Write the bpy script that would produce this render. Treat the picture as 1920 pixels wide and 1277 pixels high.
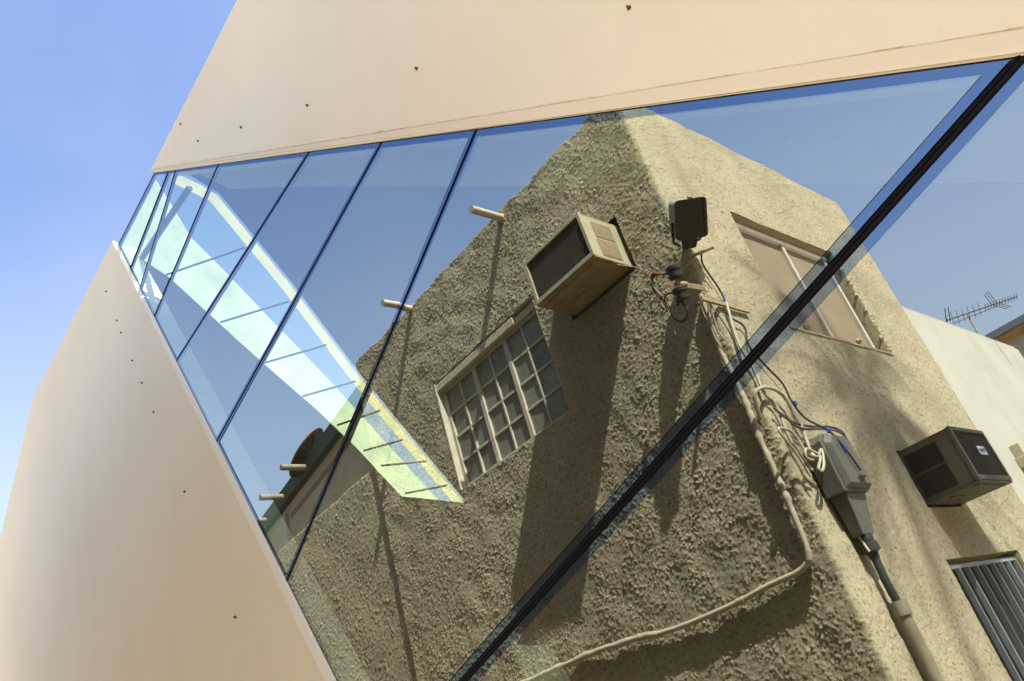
import bpy, bmesh, math, random
import numpy as np
from mathutils import Vector, Matrix

random.seed(7)
rng = np.random.default_rng(11)
for o in list(bpy.data.objects):
    bpy.data.objects.remove(o)
scene = bpy.context.scene
COL = scene.collection

# ------------------------------------------------------------------ camera
# metres; z up; the glazed facade is the vertical plane y = 2.4; eye height 1.6 m
EYE = 1.6
GY = 2.4
cam_d = bpy.data.cameras.new('camera')
cam = bpy.data.objects.new('camera', cam_d)
COL.objects.link(cam)
cam_d.sensor_width = 36.0
cam_d.lens = 27.9
cam_d.clip_start = 0.05
cam_d.clip_end = 2000
R3 = Matrix(((0.60422534, 0.53067243, 0.59438919),
             (0.75038025, -0.12803485, -0.64848790),
             (-0.26803211, 0.83785073, -0.47556801)))
cam.matrix_world = Matrix.Translation((0, 0, EYE)) @ R3.to_4x4()
scene.camera = cam

# ------------------------------------------------------------------ sky and sun
SUN = Vector((0.75, 0.19, 1.0)).normalized()      # towards the sun
world = bpy.data.worlds.new('World')
scene.world = world
world.use_nodes = True
wn = world.node_tree
wn.nodes.clear()
sky = wn.nodes.new('ShaderNodeTexSky')
sky.sky_type = 'NISHITA'
sky.sun_disc = False
sky.sun_elevation = math.asin(SUN.z)
sky.sun_rotation = math.atan2(SUN.x, SUN.y)
sky.air_density = 1.15
sky.dust_density = 2.2
sky.ozone_density = 3.0
bg = wn.nodes.new('ShaderNodeBackground')
bg.inputs['Strength'].default_value = 0.105
wo = wn.nodes.new('ShaderNodeOutputWorld')
hs = wn.nodes.new('ShaderNodeHueSaturation')        # hazy Gulf sky: a little paler all over
hs.inputs['Saturation'].default_value = 1.0
hs.inputs['Hue'].default_value = 0.507
wn.links.new(sky.outputs[0], hs.inputs['Color'])
# pale haze low in the sky, the same all round the horizon
geo = wn.nodes.new('ShaderNodeTexCoord')
sep = wn.nodes.new('ShaderNodeSeparateXYZ')
wn.links.new(geo.outputs['Generated'], sep.inputs[0])
mr = wn.nodes.new('ShaderNodeMapRange')
mr.inputs['From Min'].default_value = 0.22
mr.inputs['From Max'].default_value = 0.68
mr.inputs['To Min'].default_value = 0.8
mr.inputs['To Max'].default_value = 0.0
wn.links.new(sep.outputs['Z'], mr.inputs['Value'])
hz = wn.nodes.new('ShaderNodeMix')
hz.data_type = 'RGBA'
cl = wn.nodes.new('ShaderNodeTexNoise')            # faint uneven haze
cl.inputs['Scale'].default_value = 3.2
cl.inputs['Detail'].default_value = 5
wn.links.new(geo.outputs['Generated'], cl.inputs['Vector'])
ml = wn.nodes.new('ShaderNodeMath')
ml.operation = 'MULTIPLY_ADD'
ml.use_clamp = True
wn.links.new(cl.outputs['Fac'], ml.inputs[0])
ml.inputs[1].default_value = 0.35
wn.links.new(mr.outputs[0], ml.inputs[2])
sb_ = wn.nodes.new('ShaderNodeMath')
sb_.operation = 'SUBTRACT'
sb_.use_clamp = True
wn.links.new(ml.outputs[0], sb_.inputs[0])
sb_.inputs[1].default_value = 0.15
wn.links.new(sb_.outputs[0], hz.inputs[0])
wn.links.new(hs.outputs[0], hz.inputs[6])
hz.inputs[7].default_value = (2.7, 2.95, 3.4, 1)
wn.links.new(hz.outputs[2], bg.inputs['Color'])
wn.links.new(bg.outputs[0], wo.inputs['Surface'])

sun_d = bpy.data.lights.new('sun', 'SUN')
sun_d.energy = 5.0
sun_d.angle = math.radians(0.5)
sun_d.color = (1.0, 0.93, 0.82)
sun = bpy.data.objects.new('sun', sun_d)
COL.objects.link(sun)
sun.location = (20, 3, 30)
sun.rotation_euler = (-SUN).to_track_quat('-Z', 'Y').to_euler()

vs = scene.view_settings
vs.view_transform = 'Standard'
vs.look = 'None'
vs.gamma = 1.0
vs.exposure = 1.72
vs.use_curve_mapping = False
scene.cycles.max_bounces = 10
scene.cycles.transparent_max_bounces = 16
scene.cycles.caustics_reflective = False
scene.cycles.caustics_refractive = False

# ------------------------------------------------------------------ materials
class NT:
    def __init__(s, name):
        s.m = bpy.data.materials.new(name)
        s.m.use_nodes = True
        s.t = s.m.node_tree
        s.t.nodes.clear()
        s.out = s.n('ShaderNodeOutputMaterial')
    def n(s, t, **k):
        x = s.t.nodes.new(t)
        for a, b in k.items():
            setattr(x, a, b)
        return x
    def l(s, a, b):
        s.t.links.new(a, b)
    def coords(s):
        return s.n('ShaderNodeNewGeometry').outputs['Position']
    def noise(s, vec, scale, detail=4, rough=0.55, stretch=None):
        if stretch:
            mp = s.n('ShaderNodeMapping')
            mp.inputs['Scale'].default_value = stretch
            s.l(vec, mp.inputs['Vector'])
            vec = mp.outputs[0]
        nz = s.n('ShaderNodeTexNoise')
        nz.inputs['Scale'].default_value = scale
        nz.inputs['Detail'].default_value = detail
        nz.inputs['Roughness'].default_value = rough
        s.l(vec, nz.inputs['Vector'])
        return nz.outputs['Fac']
    def ramp(s, fac, stops):
        r = s.n('ShaderNodeValToRGB')
        e = r.color_ramp.elements
        while len(e) < len(stops):
            e.new(0.5)
        for i, (p, c) in enumerate(stops):
            e[i].position = p
            e[i].color = (c[0], c[1], c[2], 1) if isinstance(c, tuple) else (c, c, c, 1)
        s.l(fac, r.inputs['Fac'])
        return r.outputs['Color']
    def mix(s, fac, a, b, mode='MIX'):
        x = s.n('ShaderNodeMix', data_type='RGBA', blend_type=mode)
        for v, i in ((fac, 0), (a, 6), (b, 7)):
            if isinstance(v, (int, float)):
                x.inputs[i].default_value = v
            elif isinstance(v, tuple):
                x.inputs[i].default_value = (v[0], v[1], v[2], 1)
            else:
                s.l(v, x.inputs[i])
        return x.outputs[2]
    def bump(s, h, strength, dist):
        b = s.n('ShaderNodeBump')
        b.inputs['Strength'].default_value = strength
        b.inputs['Distance'].default_value = dist
        s.l(h, b.inputs['Height'])
        return b.outputs[0]
    def principled(s, col, rough=0.8, metal=0.0, nrm=None, spec=0.3):
        p = s.n('ShaderNodeBsdfPrincipled')
        for k, v in (('Base Color', col), ('Roughness', rough)):
            if isinstance(v, tuple):
                p.inputs[k].default_value = (v[0], v[1], v[2], 1)
            elif isinstance(v, (int, float)):
                p.inputs[k].default_value = v
            else:
                s.l(v, p.inputs[k])
        p.inputs['Metallic'].default_value = metal
        p.inputs['Specular IOR Level'].default_value = spec
        if nrm:
            s.l(nrm, p.inputs['Normal'])
        s.l(p.outputs[0], s.out.inputs['Surface'])
        return p

def mat_plain(name, col, rough=0.7, metal=0.0, var=0.18, scale=9.0, dirt=None, bump=0.0, spec=0.3):
    t = NT(name)
    c = t.coords()
    f = t.noise(c, scale, 5, 0.6)
    lo = tuple(x * (1 - var) for x in col)
    hi = tuple(min(1, x * (1 + var)) for x in col)
    k = t.ramp(f, [(0.3, lo), (0.7, hi)])
    if dirt:
        g = t.noise(c, scale * 2.3, 6, 0.7, (1, 1, 0.35))
        k = t.mix(t.ramp(g, [(0.52, 0.0), (0.72, 0.8)]), k, dirt)
    nrm = t.bump(t.noise(c, scale * 12, 3), bump, 0.01) if bump else None
    t.principled(k, rough, metal, nrm, spec)
    return t.m

def mat_render(name, col):           # smooth painted render of the new building
    t = NT(name)
    c = t.coords()
    a = t.noise(c, 0.55, 5, 0.55)
    k = t.ramp(a, [(0.3, tuple(x * 0.95 for x in col)), (0.7, tuple(min(1, x * 1.03) for x in col))])
    b = t.noise(c, 2.2, 6, 0.6, (1.0, 1.0, 0.16))
    k = t.mix(t.ramp(b, [(0.5, 0.0), (0.8, 0.14)]), k, (col[0] * 0.8, col[1] * 0.72, col[2] * 0.6))
    d = t.noise(c, 38, 3, 0.6)
    k = t.mix(t.ramp(d, [(0.68, 0.0), (0.76, 0.22)]), k, (col[0] * 0.62, col[1] * 0.5, col[2] * 0.36))
    h1 = t.noise(c, 1.5, 3, 0.5)
    n1 = t.bump(h1, 0.35, 0.05)
    b2 = t.n('ShaderNodeBump')
    b2.inputs['Strength'].default_value = 0.16
    b2.inputs['Distance'].default_value = 0.004
    t.l(t.noise(c, 120, 4, 0.6), b2.inputs['Height'])
    t.l(n1, b2.inputs['Normal'])
    t.principled(k, 0.62, 0, b2.outputs[0], 0.25)
    return t.m

def mat_stucco(name, col):
    t = NT(name)
    c = t.coords()
    a = t.noise(c, 1.3, 6, 0.6)
    k = t.ramp(a, [(0.28, tuple(x * 0.8 for x in col)), (0.5, col), (0.75, tuple(x * 1.16 for x in col))])
    g = t.noise(c, 34, 4, 0.8)
    k = t.mix(t.ramp(g, [(0.39, 0.85), (0.46, 0.0)]), k, (col[0] * 0.36, col[1] * 0.33, col[2] * 0.28))
    s = t.noise(c, 1.6, 6, 0.6, (1.6, 1.6, 0.14))
    k = t.mix(t.ramp(s, [(0.55, 0.0), (0.78, 0.45)]), k, (col[0] * 0.5, col[1] * 0.44, col[2] * 0.34))
    sp2 = t.noise(c, 130, 2, 0.6)
    k = t.mix(t.ramp(sp2, [(0.30, 0.85), (0.40, 0.0)]), k, (col[0] * 0.25, col[1] * 0.22, col[2] * 0.18))
    lt = t.noise(c, 95, 2, 0.6)
    k = t.mix(t.ramp(lt, [(0.60, 0.0), (0.70, 0.55)]), k, (min(1, col[0] * 1.5), min(1, col[1] * 1.5), min(1, col[2] * 1.5)))
    # hairline cracks
    nz = t.n('ShaderNodeTexNoise')
    nz.inputs['Scale'].default_value = 2.5
    nz.inputs['Detail'].default_value = 5
    t.l(c, nz.inputs['Vector'])
    wv = t.mix(0.12, c, nz.outputs['Color'], 'ADD')
    vo = t.n('ShaderNodeTexVoronoi', feature='DISTANCE_TO_EDGE')
    vo.inputs['Scale'].default_value = 0.75
    t.l(wv, vo.inputs['Vector'])
    ck = t.ramp(vo.outputs['Distance'], [(0.0, 1.0), (0.006, 0.0)])
    cm = t.ramp(t.noise(c, 0.9, 3), [(0.5, 0.0), (0.6, 0.55)])
    k = t.mix(t.mix(1.0, ck, cm, 'MULTIPLY'), k, (col[0] * 0.3, col[1] * 0.27, col[2] * 0.22))
    nrm = t.bump(t.noise(c, 110, 4, 0.65), 0.7, 0.006)
    t.principled(k, 0.92, 0, nrm, 0.12)
    return t.m

def schlick(t, r0):
    lw = t.n('ShaderNodeLayerWeight')
    lw.inputs['Blend'].default_value = 0.5
    p = t.n('ShaderNodeMath', operation='POWER')
    t.l(lw.outputs['Facing'], p.inputs[0])
    p.inputs[1].default_value = 5.0
    m = t.n('ShaderNodeMath', operation='MULTIPLY_ADD')
    t.l(p.outputs[0], m.inputs[0])
    m.inputs[1].default_value = (1 - r0) * 0.6
    m.inputs[2].default_value = r0
    return m.outputs[0]

def mat_glass(name, r0, refl, trans):
    t = NT(name)
    tr = t.n('ShaderNodeBsdfTransparent')
    tr.inputs['Color'].default_value = (*trans, 1)
    gl = t.n('ShaderNodeBsdfGlossy')
    gl.inputs['Roughness'].default_value = 0.0
    gl.inputs['Color'].default_value = (*refl, 1)
    mx = t.n('ShaderNodeMixShader')
    t.l(schlick(t, r0), mx.inputs[0])
    t.l(tr.outputs[0], mx.inputs[1])
    t.l(gl.outputs[0], mx.inputs[2])
    # thin film of dust in vertical streaks and specks
    c = t.coords()
    st = t.noise(c, 3.0, 6, 0.65, (6.0, 1.0, 0.7))
    sk = t.noise(c, 45.0, 3, 0.6)
    a = t.ramp(st, [(0.4, 0.0), (0.8, 0.012)])
    b = t.ramp(sk, [(0.70, 0.0), (0.76, 0.02)])
    dust = t.n('ShaderNodeBsdfDiffuse')
    dust.inputs['Color'].default_value = (0.55, 0.5, 0.4, 1)
    m2 = t.n('ShaderNodeMixShader')
    t.l(t.mix(1.0, a, b, 'ADD'), m2.inputs[0])
    t.l(mx.outputs[0], m2.inputs[1])
    t.l(dust.outputs[0], m2.inputs[2])
    t.l(m2.outputs[0], t.out.inputs['Surface'])
    return t.m

def mat_clear(name, trans):
    t = NT(name)
    tr = t.n('ShaderNodeBsdfTransparent')
    tr.inputs['Color'].default_value = (*trans, 1)
    t.l(tr.outputs[0], t.out.inputs['Surface'])
    return t.m

def mat_milky(name, col):
    t = NT(name)
    a = t.n('ShaderNodeBsdfTranslucent')
    c = t.coords()
    t.l(t.ramp(t.noise(c, 2.6, 5, 0.6), [(0.3, tuple(x * .78 for x in col)), (0.7, tuple(x * 1.2 for x in col))]), a.inputs['Color'])
    b = t.n('ShaderNodeBsdfTransparent')
    b.inputs['Color'].default_value = (0.95, 1.0, 0.82, 1)
    mx = t.n('ShaderNodeMixShader')
    mx.inputs[0].default_value = 0.72
    t.l(b.outputs[0], mx.inputs[1])
    t.l(a.outputs[0], mx.inputs[2])
    t.l(mx.outputs[0], t.out.inputs['Surface'])
    return t.m

def mat_band(name, r0, refl):
    t = NT(name)
    df = t.n('ShaderNodeBsdfDiffuse')
    df.inputs['Color'].default_value = (0.004, 0.005, 0.012, 1)
    gl = t.n('ShaderNodeBsdfGlossy')
    gl.inputs['Roughness'].default_value = 0.0
    gl.inputs['Color'].default_value = (*refl, 1)
    mx = t.n('ShaderNodeMixShader')
    t.l(schlick(t, r0), mx.inputs[0])
    t.l(df.outputs[0], mx.inputs[1])
    t.l(gl.outputs[0], mx.inputs[2])
    t.l(mx.outputs[0], t.out.inputs['Surface'])
    return t.m

M = {}
M['cream'] = mat_render('cream_render', (0.84, 0.77, 0.59))
M['trim'] = mat_render('trim_render', (0.84, 0.785, 0.66))
M['glass'] = mat_glass('coated_glass', 0.48, (0.89, 0.98, 0.985), (0.80, 0.92, 0.80))
M['glass_clear'] = mat_clear('clear_glass', (0.97, 1.0, 0.97))
def mat_beam_glow():  # invented see-through stuff so sun from above makes the beam look lit
    t = NT('cream_beam_glow')
    a = t.n('ShaderNodeBsdfTranslucent')
    c = t.coords()
    t.l(t.ramp(t.noise(c, 6, 4), [(0.3, (0.30, 0.275, 0.155)), (0.7, (0.38, 0.345, 0.20))]), a.inputs['Color'])
    t.l(a.outputs[0], t.out.inputs['Surface'])
    return t.m
M['beam_glow'] = mat_beam_glow()
M['milky'] = mat_milky('milky_glass', (0.40, 0.44, 0.27))
M['band'] = mat_band('edge_enamel', 0.36, (0.48, 0.68, 1.0))
M['gasket'] = mat_plain('black_gasket', (0.006, 0.005, 0.008), 0.5, 0, 0.2, 20, spec=0.12)
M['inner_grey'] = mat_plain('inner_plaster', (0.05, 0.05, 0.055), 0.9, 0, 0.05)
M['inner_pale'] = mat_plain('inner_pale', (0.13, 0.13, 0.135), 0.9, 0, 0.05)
M['inner_white'] = mat_plain('inner_white', (0.84, 0.83, 0.74), 0.8, 0, 0.06, 14, (0.62, 0.62, 0.52))
M['inner_board'] = mat_plain('inner_board', (0.8, 0.8, 0.77), 0.8, 0, 0.05)
M['inner_dark'] = mat_plain('inner_dark', (0.03, 0.03, 0.03), 0.8, 0, 0.1)
M['steel'] = mat_plain('grey_steel', (0.12, 0.13, 0.16), 0.5, 0.0, 0.1)
M['stucco'] = mat_stucco('rough_stucco', (0.362, 0.312, 0.21))
M['render_white'] = mat_plain('white_render', (0.40, 0.385, 0.325), 0.85, 0, 0.07, 1.2, (0.33, 0.31, 0.24), 0.04)
M['render_cream'] = mat_plain('cream_wall', (0.37, 0.335, 0.24), 0.85, 0, 0.1, 3.0, (0.40, 0.34, 0.22), 0.1)
M['winframe'] = mat_plain('old_cream_paint', (0.44, 0.40, 0.31), 0.6, 0, 0.12, 14, (0.34, 0.27, 0.18))
M['pane'] = mat_plain('dusty_wired_glass', (0.10, 0.105, 0.085), 0.32, 0, 0.22, 6, (0.17, 0.16, 0.12), spec=0.5)
def mat_pane():
    t = NT('dusty_wired_glass')
    c = t.coords()
    oi = t.n('ShaderNodeObjectInfo')
    k = t.ramp(oi.outputs['Random'], [(0.0, (0.05, 0.058, 0.044)), (0.25, (0.12, 0.125, 0.10)), (1.0, (0.20, 0.20, 0.16))])
    k = t.mix(t.ramp(t.noise(c, 7, 6, 0.7), [(0.4, 0.0), (0.75, 0.6)]), k, (0.22, 0.20, 0.145))
    t.principled(k, t.ramp(t.noise(c, 16, 4), [(0.3, 0.15), (0.7, 0.45)]), 0, None, 0.5)
    return t.m
M['pane'] = mat_pane()
M['board'] = mat_plain('tan_board', (0.215, 0.165, 0.105), 0.7, 0, 0.1, 3, (0.24, 0.18, 0.11))
M['ac_cream'] = mat_plain('ac_cream_paint', (0.36, 0.325, 0.22), 0.5, 0, 0.1, 8, (0.30, 0.20, 0.10))
M['ac_pan'] = mat_plain('ac_rusty_pan', (0.26, 0.20, 0.10), 0.65, 0, 0.25, 8, (0.07, 0.04, 0.02))
M['ac_grey'] = mat_plain('ac_grey_paint', (0.085, 0.082, 0.066), 0.5, 0, 0.12, 8, (0.16, 0.10, 0.05))
M['ac_dark_pan'] = mat_plain('ac_dark_pan', (0.07, 0.06, 0.045), 0.65, 0, 0.25, 8, (0.03, 0.02, 0.012))
M['riser'] = mat_plain('riser_paint', (0.22, 0.19, 0.135), 0.6, 0, 0.15, 14, (0.17, 0.135, 0.085), 0.3)
M['ac_louver'] = mat_plain('ac_tan_louver', (0.28, 0.22, 0.135), 0.6, 0, 0.1, 10)
M['black'] = mat_plain('black_grille', (0.018, 0.015, 0.012), 0.6, 0, 0.3, 14, (0.05, 0.035, 0.02))
M['mesh'] = mat_plain('grille_wire', (0.055, 0.048, 0.036), 0.5, 0.0, 0.2, 14)
M['label'] = mat_plain('label_plate', (0.55, 0.60, 0.66), 0.4, 0, 0.05)
M['ink'] = mat_plain('label_ink', (0.10, 0.13, 0.22), 0.5)
M['flood_body'] = mat_plain('floodlight_paint', (0.24, 0.24, 0.20), 0.5, 0.0, 0.15, 12)
M['flood_glass'] = mat_plain('floodlight_glass', (0.012, 0.011, 0.009), 0.2, 0, 0.2, 10, spec=0.2)
M['porcelain'] = mat_plain('insulator_glaze', (0.035, 0.03, 0.028), 0.3, 0, 0.2, 20, spec=0.5)
M['rust'] = mat_plain('rusty_iron', (0.30, 0.23, 0.13), 0.7, 0.0, 0.3, 25, (0.12, 0.07, 0.03))
M['anchor'] = mat_plain('anchor_rust', (0.10, 0.065, 0.035), 0.8, 0, 0.3, 40)
M['copper'] = mat_plain('copper_clamp', (0.16, 0.06, 0.025), 0.5, 0.2, 0.2, 20)
M['cable_black'] = mat_plain('black_cable', (0.03, 0.03, 0.028), 0.5)
M['cable_white'] = mat_plain('old_white_cable', (0.36, 0.32, 0.23), 0.6, 0, 0.15, 20, (0.35, 0.27, 0.16))
M['blue'] = mat_plain('blue_clip', (0.02, 0.06, 0.45), 0.4)
M['conduit'] = mat_plain('painted_conduit', (0.35, 0.305, 0.215), 0.6, 0, 0.15, 18, (0.36, 0.28, 0.17), 0.3)
M['box_grey'] = mat_plain('grey_enclosure', (0.085, 0.084, 0.068), 0.55, 0, 0.08, 10, (0.19, 0.16, 0.11))
M['bar'] = mat_plain('bar_paint', (0.24, 0.26, 0.29), 0.5, 0, 0.08)
M['dish'] = mat_plain('rusty_dish', (0.02, 0.016, 0.013), 0.6, 0.1, 0.3, 9, (0.03, 0.016, 0.01))
M['alu'] = mat_plain('aerial_metal', (0.07, 0.058, 0.05), 0.5, 0.2, 0.2, 30)
M['coping'] = mat_plain('dark_coping', (0.012, 0.018, 0.013), 0.7, 0, 0.2, 6)
M['brown'] = mat_plain('brown_band', (0.20, 0.11, 0.06), 0.7, 0, 0.15, 6)
M['eave'] = mat_plain('eave_board', (0.36, 0.20, 0.08), 0.7, 0, 0.25, 5)
M['bark'] = mat_plain('palm_bark', (0.16, 0.11, 0.07), 0.9, 0, 0.3, 10)
M['frond'] = mat_plain('palm_leaf', (0.07, 0.10, 0.04), 0.6, 0, 0.2, 8)
def mat_ground():
    t = NT('dusty_paving')
    c = t.coords()
    k = t.ramp(t.noise(c, 0.7, 7, 0.65), [(0.3, (0.30, 0.235, 0.15)), (0.7, (0.42, 0.335, 0.22))])
    t.principled(k, 0.9, 0, t.bump(t.noise(c, 25, 6, 0.7), 0.5, 0.02), 0.15)
    return t.m
M['ground'] = mat_ground()
def mat_seam():
    t = NT('rusty_seam')
    c = t.coords()
    k = t.ramp(t.noise(c, 5, 6, 0.7, (1, 1, 1)), [(0.42, (0.78, 0.70, 0.54)), (0.58, (0.58, 0.44, 0.27)), (0.74, (0.25, 0.15, 0.07))])
    t.principled(k, 0.9, 0, None, 0.1)
    return t.m
M['seam'] = mat_seam()

# ------------------------------------------------------------------ mesh helpers
# Old-street things are measured from their mirror image in the facade, so
# their own positions are the image folded back over the plane y = 2.4.
def fold(v):
    return (v[0], 2 * GY - v[1], v[2] + EYE)
def lift(v):
    return (v[0], v[1], v[2] + EYE)

class G:
    def __init__(s):
        s.v = []
        s.f = []
        s.mi = []
    def add(s, vs, fs, mi=0):
        b = len(s.v)
        s.v += [tuple(map(float, p)) for p in vs]
        for f in fs:
            s.f.append(tuple(b + i for i in f))
            s.mi.append(mi)
        return s
    def box(s, a, b, mi=0):
        (x0, y0, z0), (x1, y1, z1) = a, b
        return s.add([(x0, y0, z0), (x1, y0, z0), (x1, y1, z0), (x0, y1, z0), (x0, y0, z1), (x1, y0, z1), (x1, y1, z1), (x0, y1, z1)],
                     [(0, 3, 2, 1), (4, 5, 6, 7), (0, 1, 5, 4), (1, 2, 6, 5), (2, 3, 7, 6), (3, 0, 4, 7)], mi)
    def prism(s, poly, y0, y1, mi=0, poly2=None):      # poly in (x, z), extruded along y
        n = len(poly)
        p2 = poly2 or poly
        vs = [(x, y0, z) for x, z in poly] + [(x, y1, z) for x, z in p2]
        fs = [tuple(range(n)), tuple(range(2 * n - 1, n - 1, -1))] + [(i, i + n, (i + 1) % n + n, (i + 1) % n) for i in range(n)]
        return s.add(vs, fs, mi)
    def hexa(s, q0, q1, mi=0):                          # two quads joined
        return s.add(list(q0) + list(q1), [(0, 1, 2, 3), (7, 6, 5, 4)] + [(i, i + 4, (i + 1) % 4 + 4, (i + 1) % 4) for i in range(4)], mi)
    def tube(s, pts, r, n=8, mi=0, cap=True):
        pts = [Vector(p) for p in pts]
        rs = r if isinstance(r, (list, tuple)) else [r] * len(pts)
        ref = None
        rings = []
        b = len(s.v)
        for i, p in enumerate(pts):
            d = (pts[min(i + 1, len(pts) - 1)] - pts[max(i - 1, 0)])
            d = d.normalized() if d.length > 1e-9 else Vector((0, 0, 1))
            if ref is None:
                ref = d.orthogonal().normalized()
            ref = (ref - d * ref.dot(d))
            ref = ref.normalized() if ref.length > 1e-6 else d.orthogonal().normalized()
            w = d.cross(ref)
            for k in range(n):
                a = 2 * math.pi * k / n
                s.v.append(tuple(p + (ref * math.cos(a) + w * math.sin(a)) * rs[i]))
        for i in range(len(pts) - 1):
            for k in range(n):
                s.f.append((b + i * n + k, b + i * n + (k + 1) % n, b + (i + 1) * n + (k + 1) % n, b + (i + 1) * n + k))
                s.mi.append(mi)
        if cap:
            s.f.append(tuple(b + k for k in range(n)))
            s.f.append(tuple(b + (len(pts) - 1) * n + k for k in range(n)))
            s.mi += [mi, mi]
        return s
    def lathe(s, o, axis, prof, n=16, mi=0):            # prof: (along, radius)
        o = Vector(o)
        ax = Vector(axis).normalized()
        return s.tube([o + ax * a for a, _ in prof], [r for _, r in prof], n, mi)

def smooth_path(pts, k=5):
    P = [Vector(p) for p in pts]
    out = []
    for i in range(len(P) - 1):
        p0, p1, p2, p3 = P[max(i - 1, 0)], P[i], P[i + 1], P[min(i + 2, len(P) - 1)]
        for j in range(k):
            t = j / k
            out.append(0.5 * ((2 * p1) + (p2 - p0) * t + (2 * p0 - 5 * p1 + 4 * p2 - p3) * t * t + (3 * p1 - p0 - 3 * p2 + p3) * t ** 3))
    out.append(P[-1])
    return out

def thing(name, loc, label, cat, group=None, space=fold):
    o = bpy.data.objects.new(name, None)
    o.empty_display_size = 0.1
    COL.objects.link(o)
    o.location = space(loc)
    o['label'] = label
    o['category'] = cat
    if group:
        o['group'] = group
    return o

def origin(p):
    v = Vector((0, 0, 0))
    while p is not None:
        v += p.location
        p = p.parent
    return v

def part(name, g, mats, parent=None, space=fold, bevel=0.0, smooth=False, seg=2, loc=None, label=None, kind=None):
    if not isinstance(mats, (list, tuple)):
        mats = [mats]
    vs = [Vector(space(p)) for p in g.v]
    base = origin(parent)
    if loc is None:
        lo = [min(v[i] for v in vs) for i in range(3)]
        hi = [max(v[i] for v in vs) for i in range(3)]
        loc = Vector(((lo[0] + hi[0]) / 2, (lo[1] + hi[1]) / 2, lo[2]))
    me = bpy.data.meshes.new(name)
    me.from_pydata([tuple(v - loc) for v in vs], [], g.f)
    for m in mats:
        me.materials.append(M[m])
    me.polygons.foreach_set('material_index', g.mi)
    bm = bmesh.new()
    bm.from_mesh(me)
    bmesh.ops.recalc_face_normals(bm, faces=bm.faces)
    if bevel:
        bmesh.ops.bevel(bm, geom=[e for e in bm.edges if len(e.link_faces) == 2 and e.calc_face_angle(0) > 0.5],
                        offset=bevel, segments=seg, profile=0.5, affect='EDGES', clamp_overlap=True)
    if smooth:
        for f in bm.faces:
            f.smooth = True
        for e in bm.edges:
            if len(e.link_faces) == 2 and e.calc_face_angle(0) > 0.7:
                e.smooth = False
    bm.to_mesh(me)
    bm.free()
    o = bpy.data.objects.new(name, me)
    COL.objects.link(o)
    o.location = loc - base
    if parent:
        o.parent = parent
    if label:
        o['label'] = label
    if kind:
        o['kind'] = kind
    return o

def tag(o, label, cat, group=None):
    o['label'] = label
    o['category'] = cat
    if group:
        o['group'] = group
    return o

# ------------------------------------------------------------------ ground
g = G()
g.add([(-300, -300, 0), (300, -300, 0), (300, 300, 0), (-300, 300, 0)], [(0, 1, 2, 3)])
ground = part('ground', g, 'ground', None, space=lambda v: v)
ground['kind'] = 'structure'

# ------------------------------------------------------------------ the new building
nb = thing('angular_building', (-2, GY, -EYE), 'cream rendered angular building with a slanted band of mirrored glass', 'building', space=lift)
Z0 = -EYE
TOP = lambda x: 6.566 - 0.8219 * (x + 6.399)          # upper glass line, z at x
LOW = lambda x: 6.551 - 1.7005 * (x + 7.655)          # lower glass line
up_front = [(-6.416, 6.612), (10.0, 6.585), (10.0, Z0), (3.68, Z0)]
xg = -6.399 + (6.566 - Z0) / 0.8219
up_back = [(-6.399, 6.566), (10.0, 6.56), (10.0, Z0 + 0.001), (xg, Z0)]
g = G()
# front skin 12 cm deep returned to the reveal behind the glass
g.prism(up_front, 2.375, 2.385)
g.prism([(-6.38, 6.54), (9.99, 6.54), (9.99, Z0), (xg + 0.02, Z0)], 2.386, 2.56)
part('upper_wall', g, 'cream', nb, lift)
xl = -7.655 + (6.551 - Z0) / 1.7005
lw_front = [(-7.759, 6.672), (-2.945, Z0), (-14.6, Z0), (-14.6, 4.5), (-13.512, 5.315), (-11.565, 6.697)]
lw_back = [(-7.675, 6.551), (xl - 0.02, Z0), (-14.59, Z0), (-14.59, 4.5), (-13.512, 5.30), (-11.565, 6.68)]
g = G()
g.prism(lw_front, 2.375, 2.385)
g.prism(lw_back, 2.386, 2.56)
part('lower_wall', g, 'cream', nb, lift)
# trim strips between wall face and glass
g = G()
a0, a1 = (-6.416, 6.612), (3.68, Z0)
b0, b1 = (-6.399, 6.566), (xg, Z0)
g.hexa([(a0[0], 2.373, a0[1] - .004), (a1[0], 2.373, a1[1]), (b1[0], 2.398, b1[1]), (b0[0], 2.398, b0[1])],
       [(a0[0], 2.41, a0[1] - .004), (a1[0], 2.41, a1[1]), (b1[0], 2.411, b1[1]), (b0[0], 2.411, b0[1])])
part('trim_strip', g, 'trim', nb, lift, label='pale trim strip along the upper edge of the glass')
g = G()
a0, a1 = (-7.759, 6.672), (-2.945, Z0)
b0, b1 = (-7.655, 6.551), (xl, Z0)
g.hexa([(a0[0], 2.373, a0[1]), (a1[0], 2.373, a1[1]), (b1[0], 2.398, b1[1]), (b0[0], 2.398, b0[1])],
       [(a0[0], 2.41, a0[1]), (a1[0], 2.41, a1[1]), (b1[0], 2.411, b1[1]), (b0[0], 2.411, b0[1])])
part('trim_strip', g, 'trim', nb, lift, label='pale trim strip along the lower edge of the glass')
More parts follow.
